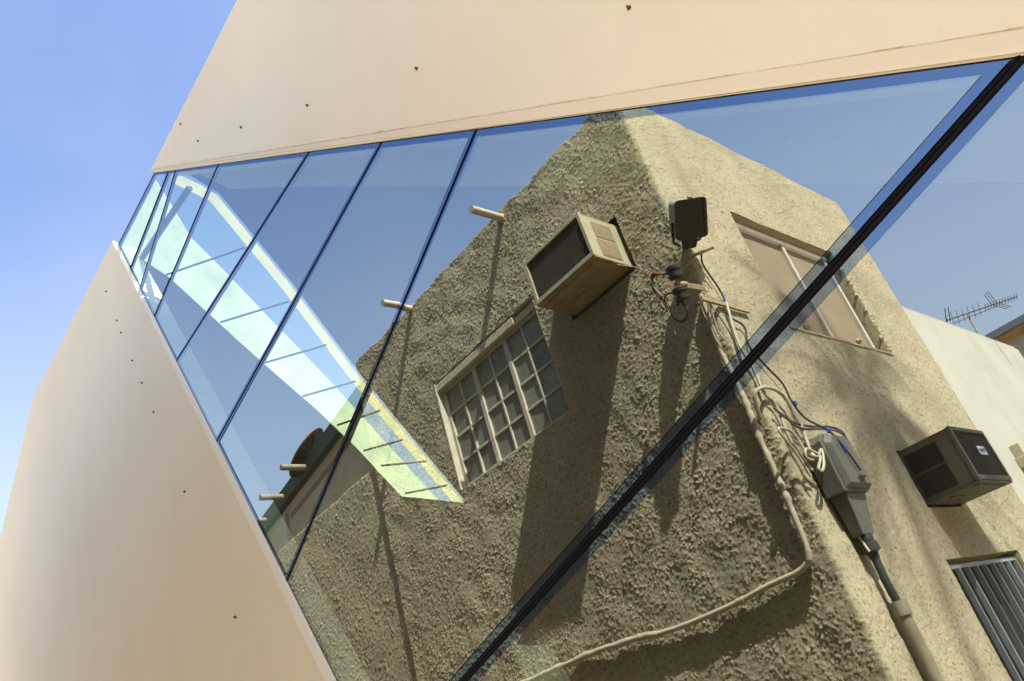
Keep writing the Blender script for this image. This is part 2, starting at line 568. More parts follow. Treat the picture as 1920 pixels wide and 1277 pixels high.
# cracked rusty seam above the upper trim
g = G()
n = 90
for i in range(n):
    xa = -6.40 + 6.6 * i / n
    xb = -6.40 + 6.6 * (i + 1) / n
    w0 = 0.002 + 0.004 * random.random()
    za = 6.612 - 0.8137 * (xa + 6.416) + 0.004
    zb = 6.612 - 0.8137 * (xb + 6.416) + 0.004
    g.add([(xa, 2.3725, za), (xb, 2.3725, zb), (xb, 2.3725, zb + w0), (xa, 2.3725, za + w0)], [(0, 1, 2, 3)])
part('seam', g, 'seam', nb, lift)
ANCH = [(-0.951, 2.648), (-2.237, 3.665), (-3.373, 4.51), (-4.359, 5.247), (-5.198, 5.88), (-5.55, 6.45), (-7.696, 5.5),
        (-7.572, 5.258), (-7.264, 4.72), (-7.022, 4.315), (-6.755, 3.845), (-6.167, 2.784), (-5.443, 1.523), (-8.033, 6.129)]
for (x, z) in ANCH:
    g = G()
    g.lathe((x, 2.38, z), (0.0, -1, 0.12), [(0, 0.010), (0.008, 0.011), (0.012, 0.007), (0.020, 0.006), (0.022, 0.003)], 8)
    part('wall_anchor', g, 'anchor', nb, lift, smooth=True)

g = G()
g.hexa([(-6.37, 2.42, TOP(-6.37) - .012), (0.5, 2.42, TOP(0.5) - .012), (0.5, 2.42, TOP(0.5) + .01), (-6.37, 2.42, TOP(-6.37) + .01)],
       [(-6.37, 2.56, TOP(-6.37) - .016), (0.5, 2.56, TOP(0.5) - .016), (0.5, 2.56, TOP(0.5) + .01), (-6.37, 2.56, TOP(-6.37) + .01)])
part('inner_reveal', g, 'inner_white', nb, lift)
g = G()
x9 = -7.64
g.hexa([(x9, 2.415, LOW(x9) + .004), (-3.0, 2.415, LOW(-3.0) + .004), (-3.02, 2.415, LOW(-3.0)), (x9 - .02, 2.415, LOW(x9))],
       [(x9, 2.60, LOW(x9) + .006), (-3.0, 2.60, LOW(-3.0) + .006), (-3.02, 2.60, LOW(-3.0)), (x9 - .02, 2.60, LOW(x9))])
part('inner_reveal', g, 'inner_white', nb, lift)
# glass panes
J = [((-6.013, 6.245), (-7.311, 5.919)), ((-5.828, 6.094), (-7.036, 5.455)), ((-4.894, 5.337), (-6.702, 4.86)), ((-3.479, 4.184), (-6.208, 4.071)),
     ((-2.707, 3.551), (-5.535, 2.915)), ((-1.962, 2.948), (-4.695, 1.506)), ((-0.046, 1.333), (-3.139, 0.484))]
def isect(p, q, a, b):
    x1, y1 = p; x2, y2 = q; x3, y3 = a; x4, y4 = b
    d = (x1 - x2) * (y3 - y4) - (y1 - y2) * (x3 - x4)
    u = x1 * y2 - y1 * x2
    v = x3 * y4 - y3 * x4
    return ((u * (x3 - x4) - (x1 - x2) * v) / d, (u * (y3 - y4) - (y1 - y2) * v) / d)
TL = ((-6.399, TOP(-6.399)), (3.0, TOP(3.0)))
BL = ((-7.655, LOW(-7.655)), (-3.0, LOW(-3.0)))
rows = [((-6.39, 6.545), (-7.66, 6.53))] + J + [((xg, Z0 + 0.02), (xl, Z0 + 0.02))]
def offset_poly(poly, ds):
    n = len(poly)
    cx = sum(p[0] for p in poly) / n
    cz = sum(p[1] for p in poly) / n
    lines = []
    for i in range(n):
        p, q = poly[i], poly[(i + 1) % n]
        dx, dz = q[0] - p[0], q[1] - p[1]
        L = math.hypot(dx, dz)
        nx, nz = -dz / L, dx / L
        if (cx - p[0]) * nx + (cz - p[1]) * nz < 0:
            nx, nz = -nx, -nz
        lines.append(((p[0] + nx * ds[i], p[1] + nz * ds[i]), (q[0] + nx * ds[i], q[1] + nz * ds[i])))
    return [isect(*lines[i - 1], *lines[i]) for i in range(n)]
HALF = [0.008] + [0.009] * 3 + [0.010, 0.011, 0.012, 0.020] + [0.01]
BAND = [0.012] + [0.012] * 3 + [0.012, 0.016, 0.020, 0.034] + [0.02]
for i in range(8):
    r0, r1 = rows[i], rows[i + 1]
    quad = [isect(*r0, *TL), isect(*r1, *TL), isect(*r1, *BL), isect(*r0, *BL)]
    eb = [0.03, 0.03, 0.03, 0.034, 0.036, 0.040, 0.042, 0.045][i]
    outer = offset_poly(quad, [0.006, HALF[i + 1], 0.004, HALF[i]])
    inner = offset_poly(quad, [eb, HALF[i + 1] + BAND[i + 1], 0.02, HALF[i] + BAND[i]])
    g = G()
    tw = [random.uniform(-.0022, .0022) for _ in range(3)]
    tilt = lambda x, z: GY + tw[0] + tw[1] * (x - inner[0][0]) + tw[2] * (z - inner[0][1])
    g.add([(x, tilt(x, z), z) for x, z in inner], [(0, 1, 2, 3)], 0)
    b = [(x, GY, z) for x, z in inner] + [(x, GY + 0.012, z) for x, z in inner]
    g.add(b, [(7, 6, 5, 4)] + [(k, k + 4, (k + 1) % 4 + 4, (k + 1) % 4) for k in range(4)], 1)
    pn = part('glass_pane', g, ['glass', 'glass_clear'], nb, lift,
              label=None if i < 7 else 'large glass pane right of the thick black joint')
    g = G()
    for k in range(4):
        o0, o1, i1, i0 = outer[k], outer[(k + 1) % 4], inner[(k + 1) % 4], inner[k]
        g.add([(o0[0], GY, o0[1]), (o1[0], GY, o1[1]), (i1[0], GY, i1[1]), (i0[0], GY, i0[1])], [(0, 1, 2, 3)])
        g.add([(o0[0], GY + .012, o0[1]), (o1[0], GY + .012, o1[1]), (i1[0], GY + .012, i1[1]), (i0[0], GY + .012, i0[1])], [(0, 1, 2, 3)])
    part('edge_band', g, 'band', pn, lift)
for i in range(0, 8):
    r = rows[i]
    p, q = isect(*r, *TL), isect(*r, *BL)
    d = Vector((q[0] - p[0], q[1] - p[1])).normalized()
    nx, nz = -d.y, d.x
    h = HALF[i] - 0.002
    g = G()
    prof = [(-h, 2.404), (-h * 0.7, 2.397), (-h * 0.15, 2.3955), (0, 2.400), (h * 0.15, 2.3955), (h * 0.7, 2.397), (h, 2.404), (h, 2.43), (-h, 2.43)]
    m = len(prof)
    vs_ = [(p[0] + nx * a, y, p[1] + nz * a) for a, y in prof] + [(q[0] + nx * a, y, q[1] + nz * a) for a, y in prof]
    g.add(vs_, [tuple(range(m)), tuple(range(2 * m - 1, m - 1, -1))] + [(k, k + m, (k + 1) % m + m, (k + 1) % m) for k in range(m)])
    part('glazing_joint', g, 'gasket', nb, lift, label='thick black joint between the two largest panes' if i == 7 else None)
g = G()
for L2 in (TL, BL):
    (x0, z0), (x1, z1) = (L2[0], (xg, Z0) if L2 is TL else (xl, Z0))
    s = 1 if L2 is TL else -1
    g.add([(x0, 2.3985, z0 + .003 * s), (x1, 2.3985, z1 + .003 * s), (x1, 2.3985, z1 - .006 * s), (x0, 2.3985, z0 - .006 * s)], [(0, 1, 2, 3)])
part('edge_gasket', g, 'gasket', nb, lift)

# roof and room behind the glass: a single-pitch roof falling to the back with a rooflight
SZ = lambda y: 6.52 - 0.9 * (y - 2.42)
A = [(-7.62, 2.43), (-7.584, 2.544), (-7.514, 2.892), (-7.628, 3.938), (-7.673, 4.879), (-7.926, 5.814), (-7.984, 6.25)]
B = [(-6.44, 2.43), (-6.477, 2.482), (-6.772, 2.89), (-6.843, 3.297), (-6.943, 3.728), (-7.089, 4.449), (-7.269, 5.098), (-7.457, 5.768), (-7.575, 6.25)]
Cc = [(-6.147, 2.526), (-5.999, 2.822), (-6.297, 3.673), (-6.688, 4.557), (-6.955, 5.291), (-7.219, 6.106), (-7.307, 6.379)]
Cc = [(x * 1.014, y * 1.014) for x, y in Cc]
def itp(tab, y):
    return float(np.interp(y, [t[1] for t in tab], [t[0] for t in tab]))
ys = [2.43, 2.9, 3.3, 3.75, 4.2, 4.6, 5.1, 5.8, 6.25]
g = G()
gl_ = G()
g_right = g
for y0, y1 in zip(ys[:-1], ys[1:]):
    for xa0, xa1, xb0, xb1 in ((-11.35, -11.35, itp(A, y0), itp(A, y1)), (itp(Cc, y0) + .1, itp(Cc, y1) + .1, 9.8, 9.8)):
        g = gl_ if xa0 < -11 else g_right
        g.hexa([(xa0, y0, SZ(y0)), (xb0, y0, SZ(y0)), (xb1, y1, SZ(y1)), (xa1, y1, SZ(y1))],
               [(xa0, y0, SZ(y0) + .03), (xb0, y0, SZ(y0) + .03), (xb1, y1, SZ(y1) + .03), (xa1, y1, SZ(y1) + .03)])
g = g_right
g.hexa([(-11.35, 6.25, SZ(6.25)), (9.8, 6.25, SZ(6.25)), (9.8, 8, SZ(8)), (-11.35, 8, SZ(8))],
       [(-11.35, 6.25, SZ(6.25) + .16), (9.8, 6.25, SZ(6.25) + .16), (9.8, 8, SZ(8) + .16), (-11.35, 8, SZ(8) + .16)])
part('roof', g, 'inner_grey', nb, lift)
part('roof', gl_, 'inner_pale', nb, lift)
g = G()
g.box((-11.35, 8, Z0), (9.8, 8.2, SZ(8)))
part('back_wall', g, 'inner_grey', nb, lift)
for x in (-11.35, 9.6):
    g = G()
    q = [(2.57, Z0), (7.99, Z0), (7.99, SZ(7.99) - .01), (2.57, SZ(2.57) - .01)]
    n = len(q)
    g.add([(x, y, z) for y, z in q] + [(x + .2, y, z) for y, z in q], [tuple(range(n)), tuple(range(2 * n - 1, n - 1, -1))] + [(i, i + n, (i + 1) % n + n, (i + 1) % n) for i in range(n)])
    part('side_wall', g, 'cream', nb, lift)
g = G()
g.box((-11.3, 2.57, Z0 + 0.01), (9.6, 7.99, Z0 + 0.06))
part('inner_floor', g, 'inner_board', nb, lift)
# rooflight
g = G()
for y0, y1 in zip(ys[:-1], ys[1:]):
    g.add([(itp(A, y0), y0, SZ(y0) - .004), (itp(B, y0), y0, SZ(y0) - .004), (itp(B, y1), y1, SZ(y1) - .004), (itp(A, y1), y1, SZ(y1) - .004)], [(0, 1, 2, 3)])
rl = part('rooflight', g, 'milky', nb, lift)
g = G()
cz = lambda y: SZ(y) - 0.012
for y0, y1 in zip(ys[1:-1], ys[2:]):
    g.add([(itp(B, y0), y0, SZ(y0) - .003), (itp(B, y1), y1, SZ(y1) - .003), (itp(Cc, y1), y1, cz(y1)), (itp(Cc, y0), y0, cz(y0))], [(0, 1, 2, 3)])
part('rooflight_side_pane', g, 'glass_clear', rl, lift)
g = G()  # cream beam, shaped as a flat translucent strip to glow from above
for (xa, ya), (xb, yb) in zip(Cc[:-1], Cc[1:]):
    w = 0.075
    g.add([(xa - w, ya, cz(ya)), (xa + w, ya, cz(ya)), (xb + w, yb, cz(yb)), (xb - w, yb, cz(yb))], [(0, 1, 2, 3)])
part('rooflight_beam', g, 'beam_glow', rl, lift, label='cream beam along the rooflight, made translucent to look lit')
BARS = [((-7.487, 2.863, 6.091), (-6.328, 3.282, 5.714)), ((-7.52, 3.463, 5.551), (-6.524, 3.813, 5.236)), ((-7.568, 3.98, 5.086), (-6.677, 4.275, 4.821)),
        ((-7.607, 4.423, 4.688), (-6.822, 4.666, 4.469)), ((-7.61, 4.828, 4.323), (-6.935, 4.998, 4.17)), ((-7.668, 5.165, 4.019), (-7.075, 5.327, 3.874)),
        ((-7.674, 5.38, 3.826), (-7.086, 5.622, 3.608)), ((-7.791, 5.733, 3.509), (-7.183, 5.918, 3.342))]
for p, q in BARS:
    g = G()
    g.tube([p, q], 0.013, 6)
    part('glazing_bar', g, 'steel', rl, lift)
g = G()
g.tube([(-6.147, 2.657, 6.21), (-7.474, 2.597, 6.26)], 0.035, 6)
part('strut', g, 'steel', rl, lift)
g = G()
bd = [(-5.717, 2.883, 5.90), (-5.092, 3.291, 5.533), (-3.699, 4.266, 4.655), (-1.991, 5.438, 3.6), (-0.559, 6.422, 2.715), (-0.126, 6.718, 2.45),
      (9.6, 6.72, 2.45), (9.6, 2.58, 6.17), (-5.85, 2.58, 6.17)]
g.add(bd + [(x, y, z + .03) for x, y, z in bd], [tuple(range(9)), tuple(range(17, 8, -1))] + [(i, i + 9, (i + 1) % 9 + 9, (i + 1) % 9) for i in range(9)])
part('ceiling_board', g, 'inner_board', nb, lift)
g = G()
bl = [(-6.167, 2.79), (-4.939, 2.188), (-4.257, 1.835), (-3.643, 1.474), (-2.64, 0.958), (-1.953, 0.573), (-1.342, 0.227), (1.4, -1.3), (1.4, Z0 + .07), (-6.167, Z0 + .07)]
g.prism(bl, 3.6, 3.72)
part('stair_balustrade', g, 'inner_dark', nb, lift)
g = G()
g.prism([(-3.32, 0.634), (-3.2, 0.60), (-2.75, -1.0), (-2.9, -1.0)], 2.9, 2.95)
part('wall_bracket', g, 'inner_white', nb, lift)
g = G()
g.prism([(-3.195, 0.60), (-3.104, 0.575), (-2.62, -1.0), (-2.745, -1.0)], 2.93, 2.97)
part('wall_bracket', g, 'inner_board', nb, lift)

# ------------------------------------------------------------------ the old stucco house
FY, RX, PAR = 5.0, -2.49, 5.02          # alley face, street face, parapet
def field(nu, nv, du, lam_lo, lam_hi):
    w = rng.standard_normal((nv, nu))
    fu = np.fft.fftfreq(nu, du)[None, :]
    fv = np.fft.fftfreq(nv, du)[:, None]
    f = np.sqrt(fu * fu + fv * fv)
    H = np.exp(-((np.log(np.maximum(f, 1e-6)) - math.log(1 / math.sqrt(lam_lo * lam_hi))) / (0.5 * math.log(lam_hi / lam_lo) + 1e-6)) ** 2)
    H[0, 0] = 0
    r = np.fft.ifft2(np.fft.fft2(w) * H).real
    return r / r.std()

def splat(nu, nv, du):
    r = np.zeros((nv, nu))
    fu = np.fft.fftfreq(nu, du)[None, :]
    fv = np.fft.fftfreq(nv, du)[:, None]
    for sig, dens, amp in ((0.0040, 0.22, 1.1), (0.0060, 0.10, 0.8), (0.0095, 0.012, 0.4)):
        imp = (rng.random((nv, nu)) < dens) * rng.exponential(1.0, (nv, nu))
        k = np.exp(-2 * (math.pi * sig) ** 2 * (fu * fu + fv * fv))
        f = np.fft.ifft2(np.fft.fft2(imp) * k).real
        r += amp * f / f.std()
    return (r - r.mean()) / r.std()

def wall_sheet(name, base, nrm, zs, holes, amps, mat, parent, top_back=0.22):
    """base(s)->(x,y) arrays already sampled; nrm same; zs rows; holes in (s-index coords) as callable"""
    bx, by = base
    nx, ny = nrm
    nu, nv = len(bx), len(zs)
    du = 0.0072
    h = np.zeros((nv, nu))
    for amp, lo, hi in amps:
        f = splat(nu, nv, du) if hi < 0.05 else field(nu, nv, du, lo, hi)
        if hi < 0.05:
            mod = field(nu, nv, du, 0.25, 0.9)
            f = f * np.clip(1.0 + 0.2 * mod, 0.5, 1.5)
            f = f * (1.0 - 0.4 * np.clip(nx, 0, 1))[None, :]
        h += amp * f
    X = bx[None, :] + nx[None, :] * h
    Y = by[None, :] + ny[None, :] * h
    Z = np.repeat(zs[:, None], nu, 1)
    wob = np.cumsum(rng.standard_normal(nu))
    k = np.hanning(60); k /= k.sum()
    wob = np.convolve(rng.standard_normal(nu + 59), k, 'valid') * 0.06 + np.convolve(rng.standard_normal(nu + 9), np.ones(10) / 10, 'valid') * 0.012
    fade = np.clip((zs - (zs[-1] - 0.6)) / 0.6, 0, 1)[:, None]
    Z = Z + fade * wob[None, :]
    # rounded top returning to the back
    back = []
    for a, dz in ((0.03, 0.022), (0.08, 0.03), (top_back, 0.02), (top_back + 0.02, -0.6)):
        back.append((X[-1] - nx * a, Y[-1] - ny * a, Z[-1] + dz))
    X = np.vstack([X] + [b[0][None] for b in back])
    Y = np.vstack([Y] + [b[1][None] for b in back])
    Z = np.vstack([Z] + [b[2][None] for b in back])
    nv2 = X.shape[0]
    idx = np.arange(nv2 * nu).reshape(nv2, nu)
    q = np.stack([idx[:-1, :-1], idx[:-1, 1:], idx[1:, 1:], idx[1:, :-1]], -1)
    keep = np.ones(q.shape[:2], bool)
    cxm = (bx[:-1] + bx[1:]) / 2
    cym = (by[:-1] + by[1:]) / 2
    czm = np.concatenate([(zs[:-1] + zs[1:]) / 2, np.full(nv2 - nv, 99.0)])
    for face, lo, hi, z0, z1 in holes:
        m = ((cxm > lo) & (cxm < hi) & (cym < FY + 0.03)) if face == 'L' else ((cym > lo) & (cym < hi) & (cxm > RX - 0.03))
        keep &= ~(m[None, :] & ((czm > z0) & (czm < z1))[:, None])
    q = q[keep].reshape(-1, 4)
    co = np.stack([X, 2 * GY - Y, Z + EYE], -1).reshape(-1, 3)
    base_o = origin(parent)
    loc = Vector((float(co[:, 0].mean()), float(co[:, 1].mean()), 0.0))
    co = co - np.array(loc)[None]
    me = bpy.data.meshes.new(name)
    me.vertices.add(len(co))
    me.vertices.foreach_set('co', co.astype(np.float32).ravel())
    me.loops.add(q.size)
    me.loops.foreach_set('vertex_index', q.astype(np.int32).ravel())
    me.polygons.add(len(q))
    me.polygons.foreach_set('loop_start', np.arange(0, q.size, 4, dtype=np.int32))
    me.polygons.foreach_set('use_smooth', np.ones(len(q), bool))
    me.materials.append(M[mat])
    me.update(calc_edges=True)
    o = bpy.data.objects.new(name, me)
    COL.objects.link(o)
    o.parent = parent
    o.location = loc - base_o
    return o

house = thing('stucco_house', (-4.8, 6.5, Z0), 'old two-storey rough stucco house with a sharp corner, reflected in the glass', 'house')
step = 0.0072
rad = 0.05
xs = np.arange(-7.26, RX - rad, step)
na = 7
ang = np.linspace(0, math.pi / 2, na + 2)[1:-1]
yr = np.arange(FY + rad, 9.16, 0.0105)
bx = np.concatenate([xs, RX - rad + rad * np.sin(ang), np.full(len(yr), RX)])
by = np.concatenate([np.full(len(xs), FY), FY + rad - rad * np.cos(ang), yr])
nx = np.concatenate([np.zeros(len(xs)), np.sin(ang), np.ones(len(yr))])
ny = np.concatenate([-np.ones(len(xs)), -np.cos(ang), np.zeros(len(yr))])
zs = np.concatenate([np.linspace(Z0, -0.35, 12), np.arange(-0.34, PAR, step)])
HOLES = [('L', -5.87, -4.17, 2.68, 3.93), ('L', -3.80, -2.985, 3.39, 3.95), ('R', 6.06, 8.0, 2.64, 3.94), ('R', 6.64, 8.24, -0.9, 0.60), ('R', 6.82, 7.56, 1.02, 1.53)]
wall_sheet('wall', (bx, by), (nx, ny), zs, HOLES, [(0.0017, 0.021, 0.032), (0.0005, 0.06, 0.12), (0.0024, 0.25, 0.8)], 'stucco', house)
# solid core behind the skin
g = G()
g.prism([(-7.24, Z0), (-6.0, Z0), (-6.0, 4.4), (-7.24, 4.4)], 5.03, 9.1)
g.box((-6.0, 5.30, Z0), (-2.80, 9.1, 4.4))
part('core', g, 'inner_dark', house)
g = G()
g.box((-7.27, 5.02, Z0), (-7.235, 9.1, 5.0))
part('side_wall', g, 'stucco', house)
g = G()
g.box((-7.2, 9.10, Z0), (-2.52, 9.155, 4.98))
part('rear_wall', g, 'stucco', house)
for (x, z) in ((-4.205, 4.93), (-5.93, 4.965)):
    g = G()
    L, r0, r1 = 0.40, 0.040, 0.031
    o = Vector((x, FY + 0.05, z))
    g.lathe(o, (0, -1, -0.02), [(0, r0), (L + .05, r0), (L + .05, r1), (0.12, r1)], 14)
    part('rain_spout', g, 'winframe', house, smooth=True)

# alley window: recessed steel casement, 6 x 4 panes
wn_ = part('window', G().box((-5.90, 5.30, 2.62), (-4.14, 5.34, 4.0)), 'inner_dark', house)
g = G()
x0, x1, z0, z1 = -5.86, -4.18, 2.69, 3.92
g.hexa([(x0 - .02, 4.997, z0), (x0, 4.997, z0), (x0, 4.997, z1), (x0 - .02, 4.997, z1)], [(x0 - .01, 5.29, z0), (x0 + .03, 5.29, z0), (x0 + .03, 5.29, z1), (x0 - .01, 5.29, z1)])
g.hexa([(x1, 5.003, z0), (x1 + .02, 5.003, z0), (x1 + .02, 5.003, z1), (x1, 5.003, z1)], [(x1 - .03, 5.29, z0), (x1 + .02, 5.29, z0), (x1 + .02, 5.29, z1), (x1 - .03, 5.29, z1)])
g.box((x0 - .02, 5.004, z1), (x1 + .02, 5.29, z1 + .02))
g.box((x0 - .02, 5.004, z0 - .02), (x1 + .02, 5.29, z0))
part('reveal', g, 'winframe', wn_)
wy = 5.085
fx0, fx1, fz0, fz1 = -5.848, -4.20, 2.70, 3.82
g = G()
g.box((fx0, wy - .02, fz0), (fx0 + .04, wy + .03, fz1))
g.box((fx1 - .03, wy - .02, fz0), (fx1, wy + .03, fz1))
g.box((fx0 + .04, wy - .02, fz0), (fx1 - .03, wy + .03, fz0 + .03))
g.box((fx0 + .04, wy - .02, fz1 - .03), (fx1 - .03, wy + .03, fz1))
part('frame', g, 'winframe', wn_, bevel=0.004)
g = G()
g.box((fx0 - .02, wy - .08, fz1 + .002), (fx1 - .30, wy + .03, fz1 + .085))
g.box((fx1 - .30, wy - .05, fz1 + .002), (fx1 + .02, wy + .03, fz1 + .08))
part('lintel_rail', g, 'winframe', wn_, bevel=0.006)
cols = np.linspace(fx0 + .03, fx1 - .02, 7)
rws = np.linspace(fz0 + .02, fz1 - .02, 5)
for i in range(1, 6):
    w = 0.026 if i in (2, 4) else 0.012
    g = G().box((cols[i] - w, wy - .014 - (0.012 if i in (2, 4) else 0), fz0 + .02), (cols[i] + w, wy + .018, fz1 - .02))
    part('muntin', g, 'winframe', wn_, bevel=0.003)
for j in range(1, 4):
    g = G().box((fx0 + .03, wy - .012, rws[j] - .013), (fx1 - .02, wy + .016, rws[j] + .013))
    part('muntin', g, 'winframe', wn_, bevel=0.003)
for i in range(6):
    for j in range(4):
        t = random.uniform(-.006, .006)
        g = G()
        g.hexa([(cols[i], wy + .004 + t, rws[j]), (cols[i + 1], wy + .004 - t, rws[j]), (cols[i + 1], wy + .004 - t, rws[j + 1]), (cols[i], wy + .004 + t, rws[j + 1])],
               [(cols[i], wy + .022, rws[j]), (cols[i + 1], wy + .022, rws[j]), (cols[i + 1], wy + .022, rws[j + 1]), (cols[i], wy + .022, rws[j + 1])])
        part('pane', g, 'pane', wn_)

# street window: boarded with two tan shutters in a pale frame
ww = part('window', G().box((-2.80, 6.0, 2.6), (-2.76, 8.06, 4.0)), 'inner_dark', house)
g = G()
y0, y1, z0, z1 = 6.07, 7.99, 2.65, 3.93
for a, b in (((-2.79, y0 - .02, z0), (-2.495, y0, z1)), ((-2.79, y1, z0), (-2.495, y1 + .02, z1)), ((-2.79, y0 - .02, z0 - .02), (-2.48, y1 + .02, z0)), ((-2.79, y0 - .02, z1), (-2.495, y1 + .02, z1 + .02))):
    g.box(a, b)
part('reveal', g, 'stucco', ww)
sx = -2.60
for a, b in ((6.09, 7.0), (7.06, 7.86)):
    g = G().box((sx - .02, a, 2.67), (sx, b, 3.86))
    part('shutter_board', g, 'board', ww, bevel=0.003)
for a in (7.0, 7.86):
    g = G().box((sx - .025, a + .004, 2.66), (sx + .03, a + .056, 3.87))
    part('frame_upright', g, 'winframe', ww, bevel=0.004)
g = G().box((sx - .03, y0 + .01, 3.868), (sx + .035, y1 - .03, 3.92))
part('frame_head', g, 'inner_board', ww, bevel=0.006)
g = G().box((sx - .02, y0 + .01, 2.652), (sx + .025, y1 - .01, 2.668))
part('frame_sill', g, 'winframe', ww)
for yy in (6.62, 7.62):
    g = G()
    g.lathe((sx, yy, 2.80), (1, 0, 0), [(0, .03), (.02, .034), (.035, .02), (.05, .016), (.052, .004)], 9)
    part('shutter_knob', g, 'rust', ww, smooth=True)
g = G()
for k in range(26):
    zz = 2.7 + k * .048
    yy = y1 + 0.05 + .03 * math.sin(k * 1.7) + random.uniform(-.02, .02)
    g.lathe((RX - .01, yy, zz), (1, 0, 0), [(0, random.uniform(.02, .05)), (.015, random.uniform(.015, .03)), (.022, .006)], 7)
part('plaster_repair', g, 'stucco', ww, kind='stuff', label='crumbled plaster down the right edge of the boarded window')

# barred ground-floor window
bw = part('window', G().box((-2.80, 6.6, -1.0), (-2.76, 8.3, 0.66)), 'inner_dark', house)
g = G()
for a, b in (((-2.78, 6.62, -.9), (-2.495, 6.645, .60)), ((-2.78, 8.235, -.9), (-2.495, 8.26, .60)), ((-2.78, 6.62, .60), (-2.495, 8.26, .62)), ((-2.78, 6.62, -.92), (-2.48, 8.26, -.9))):
    g.box(a, b)
part('reveal', g, 'stucco', bw)
for a, b in (((-2.56, 6.65, .53), (-2.53, 8.23, .56)), ((-2.56, 6.65, -.88), (-2.53, 8.23, -.85))):
    part('bar_rail', G().box(a, b), 'bar', bw)
for k in range(9):
    yy = 6.70 + k * 0.187
    g = G()
    g.hexa([(-2.56, yy - .010, -.85), (-2.52, yy - .010, -.85), (-2.52, yy + .010, -.85), (-2.56, yy + .010, -.85)],
           [(-2.56, yy - .010, .53), (-2.52, yy - .010, .53), (-2.52, yy + .010, .53), (-2.56, yy + .010, .53)])
    part('bar', g, 'bar', bw)

# low wing of the stucco house along the alley
low = thing('stucco_wing', (-8.7, 6.0, Z0), 'lower stucco wing left of the tall stucco house, reflected in the bottom left panes', 'wall')
xs2 = np.arange(-10.1, -7.235, 0.0105)
zs2 = np.concatenate([np.linspace(Z0, 0.5, 10), np.arange(0.52, 3.64, 0.0105)])
wall_sheet('wall', (xs2, np.full(len(xs2), FY + .045)), (np.zeros(len(xs2)), -np.ones(len(xs2))), zs2, [],
           [(0.0019, 0.026, 0.04), (0.002, 0.4, 1.2)], 'stucco', low)
g = G().box((-10.08, 5.1, Z0), (-7.3, 6.5, 3.5))
part('core', g, 'stucco', low)

# ------------------------------------------------------------------ neighbours
cn = thing('cream_house', (-10.2, 6.6, Z0), 'cream flat-roofed house with dark coping and brown stripe, reflected at the lower left', 'house')
na_, nb_ = Vector((-7.0, 5.055, 0)), Vector((-13.0, 5.838, 0))
def along(x, off=0.0):
    t = (x - na_.x) / (nb_.x - na_.x)
    p = na_.lerp(nb_, t)
    return (p.x, p.y - off)
def nb_box(x0, x1, z0, z1, off0, off1):
    a, b = along(x0, off1), along(x1, off1)
    c, d = along(x1, off0), along(x0, off0)
    return G().hexa([(a[0], a[1], z0), (b[0], b[1], z0), (c[0], c[1], z0), (d[0], d[1], z0)], [(a[0], a[1], z1), (b[0], b[1], z1), (c[0], c[1], z1), (d[0], d[1], z1)])
part('wall', nb_box(-7.29, -12.6, Z0, 4.5, -2.0, 0.0), 'render_cream', cn)
part('coping', nb_box(-7.29, -12.4, 4.501, 4.72, -1.9, 0.10), 'coping', cn)
part('stripe', nb_box(-7.6, -10.4, 4.27, 4.345, -0.02, 0.006), 'brown', cn)
part('pilaster', nb_box(-10.55, -10.75, Z0, 4.4, -0.02, 0.05), 'render_white', cn)
part('pilaster', nb_box(-12.0, -12.5, Z0, 4.45, -0.02, 0.08), 'render_white', cn)
sh = part('shutter', nb_box(-10.9, -11.5, 2.9, 3.75, -0.02, 0.02), 'winframe', cn)
for k in range(14):
    part('slat', nb_box(-10.93, -11.47, 2.93 + k * .058, 2.965 + k * .058, 0.0, 0.04), 'bar', sh)
for x in (-9.36, -10.37, -11.26):
    p = along(x)
    g = G()
    g.lathe((p[0], p[1] + .1, 4.60), (-0.05, -1, 0.0), [(0, .045), (0.55, .045), (0.55, .034), (0.2, .034)], 12)
    part('rain_spout', g, 'riser', cn, smooth=True)

dish = thing('satellite_dish', (-9.3, 5.55, 4.67), 'rusty ribbed satellite dish on the cream house roof', 'satellite dish')
g = G()
c0 = Vector((-9.5, 5.40, 4.90)); ax = Vector((-0.35, -0.55, 0.62)).normalized()
u = ax.orthogonal().normalized(); v = ax.cross(u)
n, m = 24, 6
ring = []
vsd = [c0 - ax * 0.09]
for j in range(1, m + 1):
    for k in range(n):
        a = 2 * math.pi * k / n
        r = 0.39 * j / m
        vsd.append(c0 + (u * math.cos(a) + v * math.sin(a)) * r + ax * (-0.09 + 0.09 * (j / m) ** 2))
fsd = [(0, 1 + k, 1 + (k + 1) % n) for k in range(n)]
for j in range(m - 1):
    fsd += [(1 + j * n + k, 1 + j * n + (k + 1) % n, 1 + (j + 1) * n + (k + 1) % n, 1 + (j + 1) * n + k) for k in range(n)]
g.add(vsd, fsd)
part('reflector', g, 'dish', dish, smooth=True)
for k in range(0, n, 3):
    a = 2 * math.pi * k / n
    w = u * math.cos(a) + v * math.sin(a)
    g = G().tube([c0 - ax * .1 + w * .05, c0 - ax * .07 + w * .22, c0 - ax * .005 + w * .39], .010, 5)
    part('rib', g, 'copper', dish)
g = G().tube([c0 + (u * math.cos(2 * math.pi * k / 32) + v * math.sin(2 * math.pi * k / 32)) * .395 for k in range(33)], .011, 5, cap=False)
part('rim', g, 'copper', dish)
g = G().tube([c0 - ax * .1, (c0.x + .12, c0.y + .1, 4.8), (c0.x + .15, c0.y + .1, 4.66)], .03, 8)
part('mount', g, 'rust', dish)

